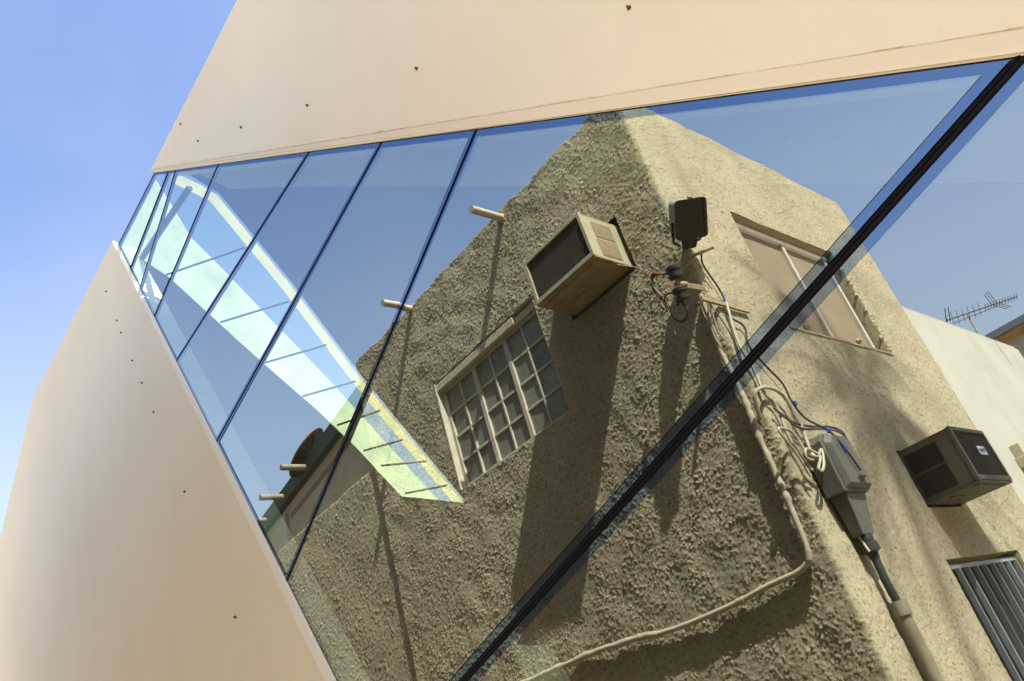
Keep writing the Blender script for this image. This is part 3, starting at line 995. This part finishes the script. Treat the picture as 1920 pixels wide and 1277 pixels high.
wb = thing('white_house', (-4.5, 11.1, Z0), 'smooth white rendered low house right of the stucco house, reflected in the right pane', 'house')
g = G()
g.box((-6.0, 9.16, Z0), (-2.485, 13.05, 3.44))
part('wall', g, 'render_white', wb, bevel=0.03, seg=3)
g = G().box((-2.8, 9.2, 3.441), (-2.50, 13.0, 3.475))
part('parapet_cap', g, 'render_white', wb, bevel=0.012)
g = G().box((-2.484, 9.75, 1.44), (-2.25, 10.35, 1.55))
g.box((-2.484, 9.80, 1.551), (-2.38, 10.25, 1.70))
part('window_hood', g, 'render_cream', wb, bevel=0.008)
g = G().box((-2.484, 9.85, 0.4), (-2.47, 10.3, 1.43))
part('window', g, 'inner_dark', wb)
for yy, h in ((9.27, .10), (10.1, .05), (12.3, .04)):
    g = G().tube([(-2.66, yy, 3.46), (-2.66, yy - .01, 3.475 + h)], .035, 8)
    part('pipe_stub', g, 'alu', wb)

an = thing('rooftop_aerial', (-2.66, 12.0, 3.46), 'thin rusty rooftop television aerial on the white house', 'aerial')
part('mast', G().tube([(-2.60, 12.0, 3.46), (-2.573, 12.0, 3.93)], .012, 6), 'rust', an)
pa, pb = Vector((-2.835, 12.0, 3.985)), Vector((-1.936, 12.0, 3.779))
part('boom', G().tube([pa, pb], .008, 5), 'alu', an)
part('boom', G().tube([(-2.78, 12.0, 3.90), (-2.20, 12.0, 3.80)], .005, 5), 'alu', an)
ad = (pb - pa).normalized()
for k in range(26):
    t = k / 25
    p = pa.lerp(pb, t)
    h = 0.10 if t < .5 else (0.045 if t > .62 else .05)
    if t < .55 and k % 2:
        continue
    part('element', G().tube([p - Vector((.02, .25 * h, h)), p + Vector((.02, .25 * h, h))], .0045, 4), 'alu', an)
q = pa.lerp(pb, .66)
for s in (-1, 1):
    for w in (0.0, .03, .06):
        part('reflector_rod', G().tube([q + Vector((w, 0, 0)), q + Vector((.02 + w, 0, s * .20 if s > 0 else -.15)) + Vector((-.03 if s > 0 else .10, 0, 0))], .005, 4), 'alu', an)
for w in (0, .05):
    p = pa + ad * w
    part('reflector_rod', G().tube([p + Vector((-.02, 0, -.02)), p + Vector((.06, 0, .17))], .007, 4), 'alu', an)

fb = thing('far_house', (-0.5, 18.5, Z0), 'distant pale house with a brown timber eave behind the white house', 'house')
g = G().box((-3.5, 17.05, Z0), (2.5, 20, 4.72))
part('wall', g, 'render_white', fb)
g = G().box((-3.75, 16.8, 4.723), (2.8, 20.2, 4.80))
part('eave', g, 'eave', fb)
g = G().box((-3.8, 16.75, 4.803), (2.85, 20.25, 4.93))
part('roof', g, 'steel', fb)

# ------------------------------------------------------------------ air conditioners
def air_conditioner(name, label, mp, W, D, H, casing, louvers, plate):
    """mp maps (u right, v outwards, w up) to street coordinates"""
    t = thing(name, mp(W / 2, D / 2, 0), label, 'air conditioner', 'window air conditioners on the stucco house')
    def P(n_, gg, mat, par=t, **k):
        gg.v = [mp(*p) for p in gg.v]
        return part(n_, gg, mat, par, **k)
    e = 0.028
    g = G()
    g.box((0, -.2, H - .012), (W, D, H))
    g.box((0, -.2, .02), (.012, D, H - .012))
    g.box((W - .012, -.2, .02), (W, D, H - .012))
    P('casing', g, casing, bevel=0.004)
    g = G()
    g.box((-.006, D - .03, 0.018), (e, D + .004, H + .006)); g.box((W - e, D - .03, 0.018), (W + .006, D + .004, H + .006))
    g.box((e, D - .03, H - e), (W - e, D + .004, H + .006)); g.box((e, D - .03, 0.018), (W - e, D + .004, e + .03))
    P('front_frame', g, casing, bevel=0.004)
    g = G().box((-.004, -.2, 0.0), (W + .004, D - .002, .018))
    g.box((.1, D * .3, -.012), (W * .45, D * .42, -.001)); g.box((.06, D * .8, -.008), (W - .06, D * .9, -.001))
    P('base_pan', g, 'ac_pan' if not plate else 'ac_dark_pan', bevel=0.003)
    g = G().box((.012, -.19, .02), (W - .012, D - .05, H - .013))
    P('coil_block', g, 'black')
    g = G()
    n_ = 34
    for k in range(n_):
        uu = e + (W - 2 * e) * (k + .5) / n_
        g.box((uu - .0035, D - .022, e + .03), (uu + .0035, D - .012, H - e))
    for k in range(20):
        z_ = e + .03 + (H - 2 * e - .03) * (k + .5) / 20
        g.box((e, D - .026, z_ - .002), (W - e, D - .0221, z_ + .002))
    P('grille', g, 'mesh', kind='stuff')
    for sd in (0, 1):
        for lo_, hi_ in ((.05, .24), (.26, .44)):
            z_a, z_b = H * lo_ * 2 + .0, H * hi_ * 2
            ua, ub = (W, W + .004) if sd else (-.004, 0)
            va, vb = (D * .05, D * .66) if louvers == 'black' else (D * .18, D * .72)
            lp = P('side_louver', G().box((ua, va, z_a), (ub, vb, z_b)), louvers)
            g = G()
            for k in range(12):
                v_ = va + (vb - va) * (k + .5) / 12
                g.box((ub if sd else ua - .004, v_ - .005, z_a + .01), (ub + .004 if sd else ua, v_ + .005, z_b - .01))
            P('louver_slats', g, louvers, lp, kind='stuff')
    if plate:
        pl = P('name_plate', G().box((W * .52, D - .008, H * .52), (W * .74, D - .002, H * .68)), 'label')
        g = G()
        # small illegible badge script
        pts = []
        for k in range(60):
            s_ = k / 59
            pts.append((W * (.71 - .16 * s_), D - .001, H * (.60 + .045 * math.sin(s_ * 27) * (1 - .4 * s_))))
        g.tube(pts, .0028, 4)
        P('badge_script', g, 'ink', pl)
    return t

air_conditioner('air_conditioner', 'cream window air conditioner above the alley window of the stucco house',
                lambda u, v, w: (-3.76 + u, 5.0 - v, 3.43 + w), 0.73, 0.45, 0.465, 'ac_cream', 'ac_louver', False)
air_conditioner('air_conditioner', 'grey window air conditioner with a badge, above the barred window',
                lambda u, v, w: (RX + v, 6.86 + u, 1.045 + w), 0.74, 0.45, 0.475, 'ac_grey', 'black', True)

# ------------------------------------------------------------------ floodlight on the corner
fl = thing('floodlight', (-2.42, 4.93, 3.02), 'grey wall floodlight with black front rim at the top of the corner', 'floodlight')
fc = Vector((-2.305, 4.86, 3.335))
fd = Vector((0.75, -0.50, -0.95)).normalized()         # aim, down into the street
fr = fd.cross(Vector((0, 0, 1))).normalized()
fu = fr.cross(fd).normalized()
def fp(a, b, c):
    return tuple(fc + (fr * a + fu * b + fd * c) * 0.92)
def rrect(w, h, r, n=4):
    out = []
    for cx, cz, a0 in ((w - r, h - r, 0), (-w + r, h - r, 90), (-w + r, -h + r, 180), (w - r, -h + r, 270)):
        for k in range(n + 1):
            a = math.radians(a0 + 90 * k / n)
            out.append((cx + r * math.cos(a), cz + r * math.sin(a)))
    return out
def loft(g, loops, cap0=True, cap1=True):
    n = len(loops[0])
    b = [p for lp in loops for p in lp]
    fs = []
    for j in range(len(loops) - 1):
        fs += [(j * n + k, j * n + (k + 1) % n, (j + 1) * n + (k + 1) % n, (j + 1) * n + k) for k in range(n)]
    if cap0: fs.append(tuple(range(n)))
    if cap1: fs.append(tuple((len(loops) - 1) * n + k for k in range(n)))
    g.add(b, fs)
    return g
g = loft(G(), [[fp(a, b + .01, -.16) for a, b in rrect(.095, .105, .03)], [fp(a, b + .005, -.12) for a, b in rrect(.125, .145, .035)], [fp(a, b, 0.0) for a, b in rrect(.135, .16, .035)], [fp(a, b, .028) for a, b in rrect(.138, .163, .035)]])
part('housing', g, 'flood_body', fl, smooth=True)
g = loft(G(), [[fp(a, b, .0285) for a, b in rrect(.143, .168, .035)], [fp(a, b, .046) for a, b in rrect(.143, .168, .035)], [fp(a, b, .046) for a, b in rrect(.116, .140, .025)], [fp(a, b, .03) for a, b in rrect(.116, .140, .025)]], False, False)
part('front_rim', g, 'black', fl, smooth=True)
g = loft(G(), [[fp(a, b, .032) for a, b in rrect(.117, .141, .025)], [fp(a, b, .036) for a, b in rrect(.117, .141, .025)]])
part('lens_glass', g, 'flood_glass', fl)
g = G()
g.hexa([fp(-.02, .17, .02), fp(.02, .17, .02), fp(.02, .19, .02), fp(-.02, .19, .02)], [fp(-.014, .17, .05), fp(.014, .17, .05), fp(.014, .185, .05), fp(-.014, .185, .05)])
part('latch', g, 'rust', fl)
g = G()
g.hexa([fp(-.065, -.165, -.05), fp(.065, -.165, -.05), fp(.065, -.165, .02), fp(-.065, -.165, .02)], [fp(-.05, -.27, -.06), fp(.05, -.27, -.06), fp(.05, -.25, .01), fp(-.05, -.25, .01)])
part('gear_box', g, 'black', fl, bevel=.006)
g = G()
for s in (-1, 1):
    g.tube([fp(.145 * s, -.02, -.02), fp(.145 * s, -.12, -.03), fp(.12 * s, -.2, -.06), fp(.05 * s, -.24, -.10)], .010, 6)
part('bracket', g, 'black', fl)
g = G().tube([(-2.72, 4.985, 3.02), (-2.50, 4.96, 3.10), (-2.44, 4.95, 3.10), (-2.30, 5.02, 3.09)], .012, 6)
part('fixing_bar', g, 'rust', fl)

# ------------------------------------------------------------------ insulator bracket with service wires
ib = thing('insulator_bracket', (-2.5, 4.9, 2.75), 'rusty iron bracket with two black bobbin insulators on the corner under the floodlight', 'insulator bracket')
g = G()
g.tube([(-2.60, 4.79, 2.90), (-2.53, 4.82, 2.85)], [.03, .024], 8)
g.hexa([(-2.57, 4.795, 2.85), (-2.57, 4.835, 2.85), (-2.57, 4.835, 2.905), (-2.57, 4.795, 2.905)], [(-2.43, 4.86, 2.73), (-2.43, 4.90, 2.73), (-2.43, 4.90, 2.78), (-2.43, 4.86, 2.78)])
part('arm', g, 'rust', ib, bevel=.004)
g = G().box((-2.475, 4.80, 2.66), (-2.455, 5.42, 2.69))
part('cross_bar', g, 'rust', ib)
for (x, z) in ((-2.575, 2.985), (-2.60, 2.80)):
    g = G()
    g.lathe((x, 4.79, z - .05), (0.15, -.2, 1), [(0, .036), (.007, .058), (.032, .060), (.042, .040), (.06, .038), (.070, .058), (.095, .060), (.112, .045), (.12, .018)], 14)
    part('insulator', g, 'porcelain', ib, smooth=True)
g = G().tube([(-2.585, 4.79, 2.72), (-2.572, 4.785, 3.07)], .009, 6)
part('pin', g, 'rust', ib)

def cable(name, pts, r, mat, label, cat='cable', k=5, n=6, clips=()):
    sp = smooth_path(pts, k)
    o = part(name, G().tube(sp, r, n), mat, None, smooth=True)
    tag(o, label, cat)
    for c in clips:
        part('clip', G().lathe((c[0], c[1], c[2] - .03), (.1, .1, 1), [(0, .006), (.006, .011), (.036, .011), (.042, .007)], 8), 'blue', o)
    return o
cable('service_wire', [(-2.752, 4.78, 3.099), (-2.781, 4.78, 3.005), (-2.748, 4.78, 2.874), (-2.749, 4.78, 2.78), (-2.732, 4.78, 2.68), (-2.685, 4.78, 2.61), (-2.624, 4.78, 2.613), (-2.597, 4.78, 2.677), (-2.63, 4.78, 2.773)],
      .010, 'cable_black', 'thick black wire looping below the lower insulator')
cable('service_wire', [(-2.60, 4.78, 2.985), (-2.684, 4.79, 3.059), (-2.741, 4.79, 3.085), (-2.792, 4.79, 3.043), (-2.796, 4.79, 2.953), (-2.757, 4.79, 2.88), (-2.685, 4.79, 2.875), (-2.60, 4.78, 2.81)],
      .007, 'copper', 'reddish brown jumper wire between the two insulators')
cable('service_wire', [(-2.749, 4.77, 2.83), (-2.742, 4.77, 2.75), (-2.754, 4.77, 2.636), (-2.766, 4.77, 2.547)], .006, 'rust', 'short wire end hanging under the insulators')
cable('service_wire', [(-3.04, 4.82, 3.42), (-2.858, 4.80, 3.25), (-2.736, 4.79, 3.097)], .0035, 'cable_white', 'thin pale wire from the cream air conditioner to the insulators')
for p in ((-2.757, 4.785, 2.88), (-2.735, 4.785, 3.09)):
    g = G().lathe((p[0] - .02, p[1], p[2]), (1, 0, .2), [(0, .01), (.006, .02), (.034, .02), (.04, .01)], 8)
    part('wire_clamp', g, 'copper', ib, smooth=True)
for k, (a, b) in enumerate((((-2.66, 4.785, 3.04), (-2.60, 4.785, 2.995)), ((-2.66, 4.785, 2.74), (-2.61, 4.785, 2.79)))):
    g = G()
    A_, B_ = Vector(a), Vector(b)
    pts = []
    for i in range(33):
        t = i / 32
        pts.append(A_.lerp(B_, t) + Vector((0.010 * math.cos(t * 38), 0.010 * math.sin(t * 38), 0)))
    g.tube(pts, .004, 5)
    part('binding_coil', g, 'cable_black', ib)
for k, pts in enumerate(([(-2.497, 4.93, 2.761), (-2.511, 4.93, 2.671), (-2.559, 4.93, 2.557), (-2.57, 4.94, 2.662), (-2.52, 4.93, 2.74)],
                         [(-2.477, 4.93, 2.72), (-2.493, 4.92, 2.6), (-2.52, 4.93, 2.46), (-2.51, 4.95, 2.36)],
                         [(-2.50, 4.94, 2.70), (-2.47, 4.93, 2.58), (-2.455, 4.95, 2.40), (-2.46, 4.97, 2.2)])):
    cable('loose_wire', pts, .005, ['rust', 'cable_white', 'cable_black'][k], ['rusty wire twisted round the bracket foot', 'short pale wire dangling from the bracket foot', 'thin black wire running down the corner from the bracket'][k])

# ------------------------------------------------------------------ conduit on the alley face
CP = [(-2.545, 4.965, 2.80), (-2.584, 4.965, 2.388), (-2.585, 4.965, 2.089), (-2.587, 4.965, 1.848), (-2.607, 4.965, 1.584), (-2.606, 4.965, 1.281), (-2.615, 4.965, 1.017), (-2.626, 4.965, 0.837),
      (-2.645, 4.965, 0.755), (-2.701, 4.965, 0.715), (-2.794, 4.965, 0.699), (-3.007, 4.965, 0.696), (-3.296, 4.965, 0.677), (-3.696, 4.965, 0.676), (-4.011, 4.965, 0.693), (-4.224, 4.965, 0.723),
      (-4.695, 4.965, 0.76), (-5.195, 4.965, 0.766), (-5.826, 4.965, 0.766)]
sp = smooth_path(CP, 8)
sp = [p + Vector((random.uniform(-1, 1), 0, random.uniform(-1, 1))) * (.004 if 20 < i < 46 or i > 112 else .0006) for i, p in enumerate(sp)]
rr = [0.020 + 0.010 * random.random() * (1 if 20 < i < 46 or i > 112 else 0.1) for i in range(len(sp))]
cd = part('conduit', G().tube(sp, rr, 9), 'conduit', None, smooth=True)
tag(cd, 'cream painted conduit down the corner, bending left along the alley wall', 'conduit')
for i in (30, 62, 95, 118):
    p = sp[i]
    q = sp[i + 1]
    d = (q - p).normalized()
    part('coupling', G().lathe(p - d * .03, d, [(0, .026), (.06, .026)], 10), 'conduit', cd, smooth=True)

# ------------------------------------------------------------------ junction box on the street face
jb = thing('junction_box', (-2.43, 5.4, 0.78), 'grey electrical junction box with tapered cable housing on the street face', 'junction box')
def jx(y, z, o):
    return (RX + o, y, z)
g = G()
front = [(5.20, 1.08), (5.55, 1.08), (5.55, 1.47), (5.50, 1.51), (5.27, 1.51), (5.20, 1.45)]
n = len(front)
g.add([jx(y, z, 0.02) for y, z in front] + [jx(y, z, 0.17) for y, z in front], [tuple(range(n)), tuple(range(2 * n - 1, n - 1, -1))] + [(i, i + n, (i + 1) % n + n, (i + 1) % n) for i in range(n)])
part('enclosure', g, 'box_grey', jb, bevel=.008)
lid = [(5.225, 1.10), (5.56, 1.09), (5.56, 1.465), (5.50, 1.50), (5.285, 1.50), (5.225, 1.44)]
g = G()
inl = [(5.39 + (y - 5.39) * .86, 1.29 + (z - 1.29) * .88) for y, z in lid]
g.add([jx(y, z, 0.1705) for y, z in lid] + [jx(y, z, 0.215) for y, z in inl], [tuple(range(n)), tuple(range(2 * n - 1, n - 1, -1))] + [(i, i + n, (i + 1) % n + n, (i + 1) % n) for i in range(n)])
lidp = part('lid', g, 'box_grey', jb, bevel=.006)
g = G()
g.hexa([jx(5.36, 1.15, .214), jx(5.46, 1.15, .214), jx(5.46, 1.165, .214), jx(5.36, 1.165, .214)], [jx(5.37, 1.16, .245), jx(5.45, 1.16, .245), jx(5.45, 1.168, .245), jx(5.37, 1.168, .245)])
part('lid_catch', g, 'box_grey', lidp)
for y, z in ((5.30, 1.385), (5.33, 1.44)):
    g = G()
    for a, b in (((y, z), (y + .03, z)), ((y + .03, z), (y + .03, z + .03)), ((y + .03, z + .03), (y, z + .03)), ((y, z + .03), (y, z))):
        g.tube([jx(a[0], a[1], .216), jx(b[0], b[1], .216)], .0025, 4)
    part('stamped_mark', g, 'steel', lidp)
g = G()
g.hexa([jx(5.24, 1.079, .03), jx(5.52, 1.079, .03), jx(5.52, 1.079, .15), jx(5.24, 1.079, .15)], [jx(5.28, 0.80, .03), jx(5.44, 0.80, .03), jx(5.44, 0.80, .11), jx(5.28, 0.80, .11)])
part('cable_housing', g, 'box_grey', jb, bevel=.005)
for y in (5.27, 5.49):
    part('bolt', G().lathe(jx(y, 1.06, .13), (0, 0, 1), [(0, .014), (.025, .014)], 6), 'steel', jb)
g = G().lathe((-2.42, 5.36, 0.80), (0, 0.03, -1), [(0, .05), (.02, .055), (.05, .05), (.055, .062), (.11, .062), (.12, .035), (.16, .032)], 12)
part('cable_gland', g, 'cable_black', jb, smooth=True)
g = G().tube([(-2.42, 5.365, .66), (-2.42, 5.35, .5), (-2.42, 5.37, .32)], .028, 10)
part('supply_cable', g, 'cable_black', jb, smooth=True)
g = G().tube([(-2.42, 5.37, .36), (-2.42, 5.37, .27), (-2.425, 5.371, .265), (-2.43, 5.385, -.4), (-2.43, 5.40, Z0)], [.055, .055, .045, .045, .045], 12)
riser = part('riser_pipe', g, 'riser', None, smooth=True)
tag(riser, 'pale vertical pipe carrying the black supply cable below the junction box', 'pipe')

# cables on the street face
cable('black_cable', [(-2.40, 4.99, 3.10), (-2.46, 5.05, 3.042), (-2.46, 5.113, 2.849), (-2.46, 5.12, 2.723), (-2.46, 5.067, 2.565), (-2.46, 5.223, 2.494), (-2.46, 5.146, 2.29), (-2.46, 5.269, 2.12), (-2.45, 5.352, 1.992), (-2.44, 5.333, 1.832), (-2.41, 5.353, 1.679), (-2.30, 5.36, 1.52), (-2.26, 5.37, 1.36), (-2.255, 5.42, 1.20)],
      .0075, 'cable_black', 'black floodlight cable with blue clips hanging down the street face', clips=((-2.46, 5.11, 2.72), (-2.43, 5.34, 1.82), (-2.31, 5.36, 1.54), (-2.262, 5.37, 1.38)))
cable('white_cable', [(-2.455, 5.116, 2.70), (-2.455, 5.006, 2.31), (-2.45, 5.028, 2.084), (-2.45, 5.015, 1.884), (-2.45, 5.097, 1.784), (-2.45, 5.065, 1.571), (-2.44, 5.06, 1.407), (-2.42, 5.10, 1.27)],
      .012, 'cable_white', 'thick white cable running straight down beside the corner')
cable('white_cable', [(-2.53, 4.955, 1.72), (-2.47, 4.90, 1.855), (-2.43, 4.951, 1.901), (-2.43, 5.102, 1.917), (-2.43, 5.215, 1.88), (-2.43, 5.26, 1.8), (-2.43, 5.268, 1.722), (-2.43, 5.273, 1.615), (-2.42, 5.216, 1.465), (-2.40, 5.176, 1.35)],
      .014, 'cable_white', 'white cable arching out of the conduit round the corner')
cable('grey_cable', [(-2.43, 5.10, 1.70), (-2.42, 5.206, 1.60), (-2.41, 5.513, 1.607), (-2.41, 5.746, 1.60), (-2.41, 5.83, 1.544), (-2.42, 5.76, 1.43), (-2.43, 5.60, 1.38)], .009, 'box_grey', 'lower of two grey cables curving over the junction box')
cable('grey_cable', [(-2.44, 5.02, 1.76), (-2.43, 5.16, 1.655), (-2.43, 5.383, 1.63), (-2.43, 5.716, 1.645), (-2.43, 5.875, 1.60), (-2.44, 5.84, 1.46), (-2.45, 5.60, 1.40)], .009, 'box_grey', 'upper of two grey cables curving over the junction box')
cable('cable_bundle', [(-2.41, 5.02, 1.22), (-2.41, 4.985, 1.363), (-2.40, 4.90, 1.476), (-2.40, 4.872, 1.543), (-2.40, 4.897, 1.57), (-2.40, 5.01, 1.554), (-2.39, 5.049, 1.487), (-2.38, 5.053, 1.386), (-2.36, 5.126, 1.343), (-2.34, 5.20, 1.395), (-2.34, 5.138, 1.291), (-2.34, 5.063, 1.231), (-2.34, 5.03, 1.249), (-2.35, 5.149, 1.343), (-2.36, 5.067, 1.396), (-2.36, 5.009, 1.386), (-2.37, 5.0, 1.338), (-2.37, 5.068, 1.317)],
      .010, 'cable_white', 'tangled coil of off-white cable left of the junction box')
cable('white_cable', [(-2.42, 5.23, 1.13), (-2.44, 5.262, 1.08), (-2.45, 5.29, 1.003), (-2.44, 5.30, 0.889), (-2.43, 5.31, 0.795), (-2.40, 5.286, 0.686)], .009, 'cable_white', 'cut white cable end dangling below the junction box')

# ------------------------------------------------------------------ date palm in the side street (throws the streaky shade)
pt = thing('date_palm', (4.0, 6.75, Z0), 'tall date palm in the side street, out of the frame', 'palm tree')
tp = Vector((4.05, 5.2, 10.6))
tr = smooth_path([(4.0, 6.75, Z0), (4.05, 6.7, 3.0), (4.1, 6.2, 7.0), tp], 8)
part('trunk', G().tube(tr, [0.17 + .02 * (i % 2) for i in range(len(tr))], 10), 'bark', pt)
g = G()
for k in range(34):
    a = 2.399 * k
    el = math.radians(75 - 125 * (k / 33))
    L = random.uniform(1.5, 2.1)
    d = Vector((math.cos(a) * math.cos(el), math.sin(a) * math.cos(el), math.sin(el)))
    pts = [tp + d * L * t + Vector((0, 0, -0.75 * L * t * t)) for t in np.linspace(0, 1, 12)]
    g.tube(pts, [0.022 * (1 - .8 * i / 11) for i in range(12)], 4)
    side = d.cross(Vector((0, 0, 1)))
    side = side.normalized() if side.length > .05 else Vector((1, 0, 0))
    for i in range(1, 11):
        for f in (0, .33, .66):
            p = pts[i].lerp(pts[min(i + 1, 11)], f)
            t = (pts[min(i + 1, 11)] - pts[i - 1]).normalized()
            ll = 0.36 * (1 - abs(i / 11 - .45))
            for s in (-1, 1):
                tip = p + side * s * ll * .8 + t * ll * .6 - Vector((0, 0, .12))
                w = t * .014
                g.add([p - w, p + w, tip], [(0, 1, 2)])
part('crown', g, 'frond', pt)
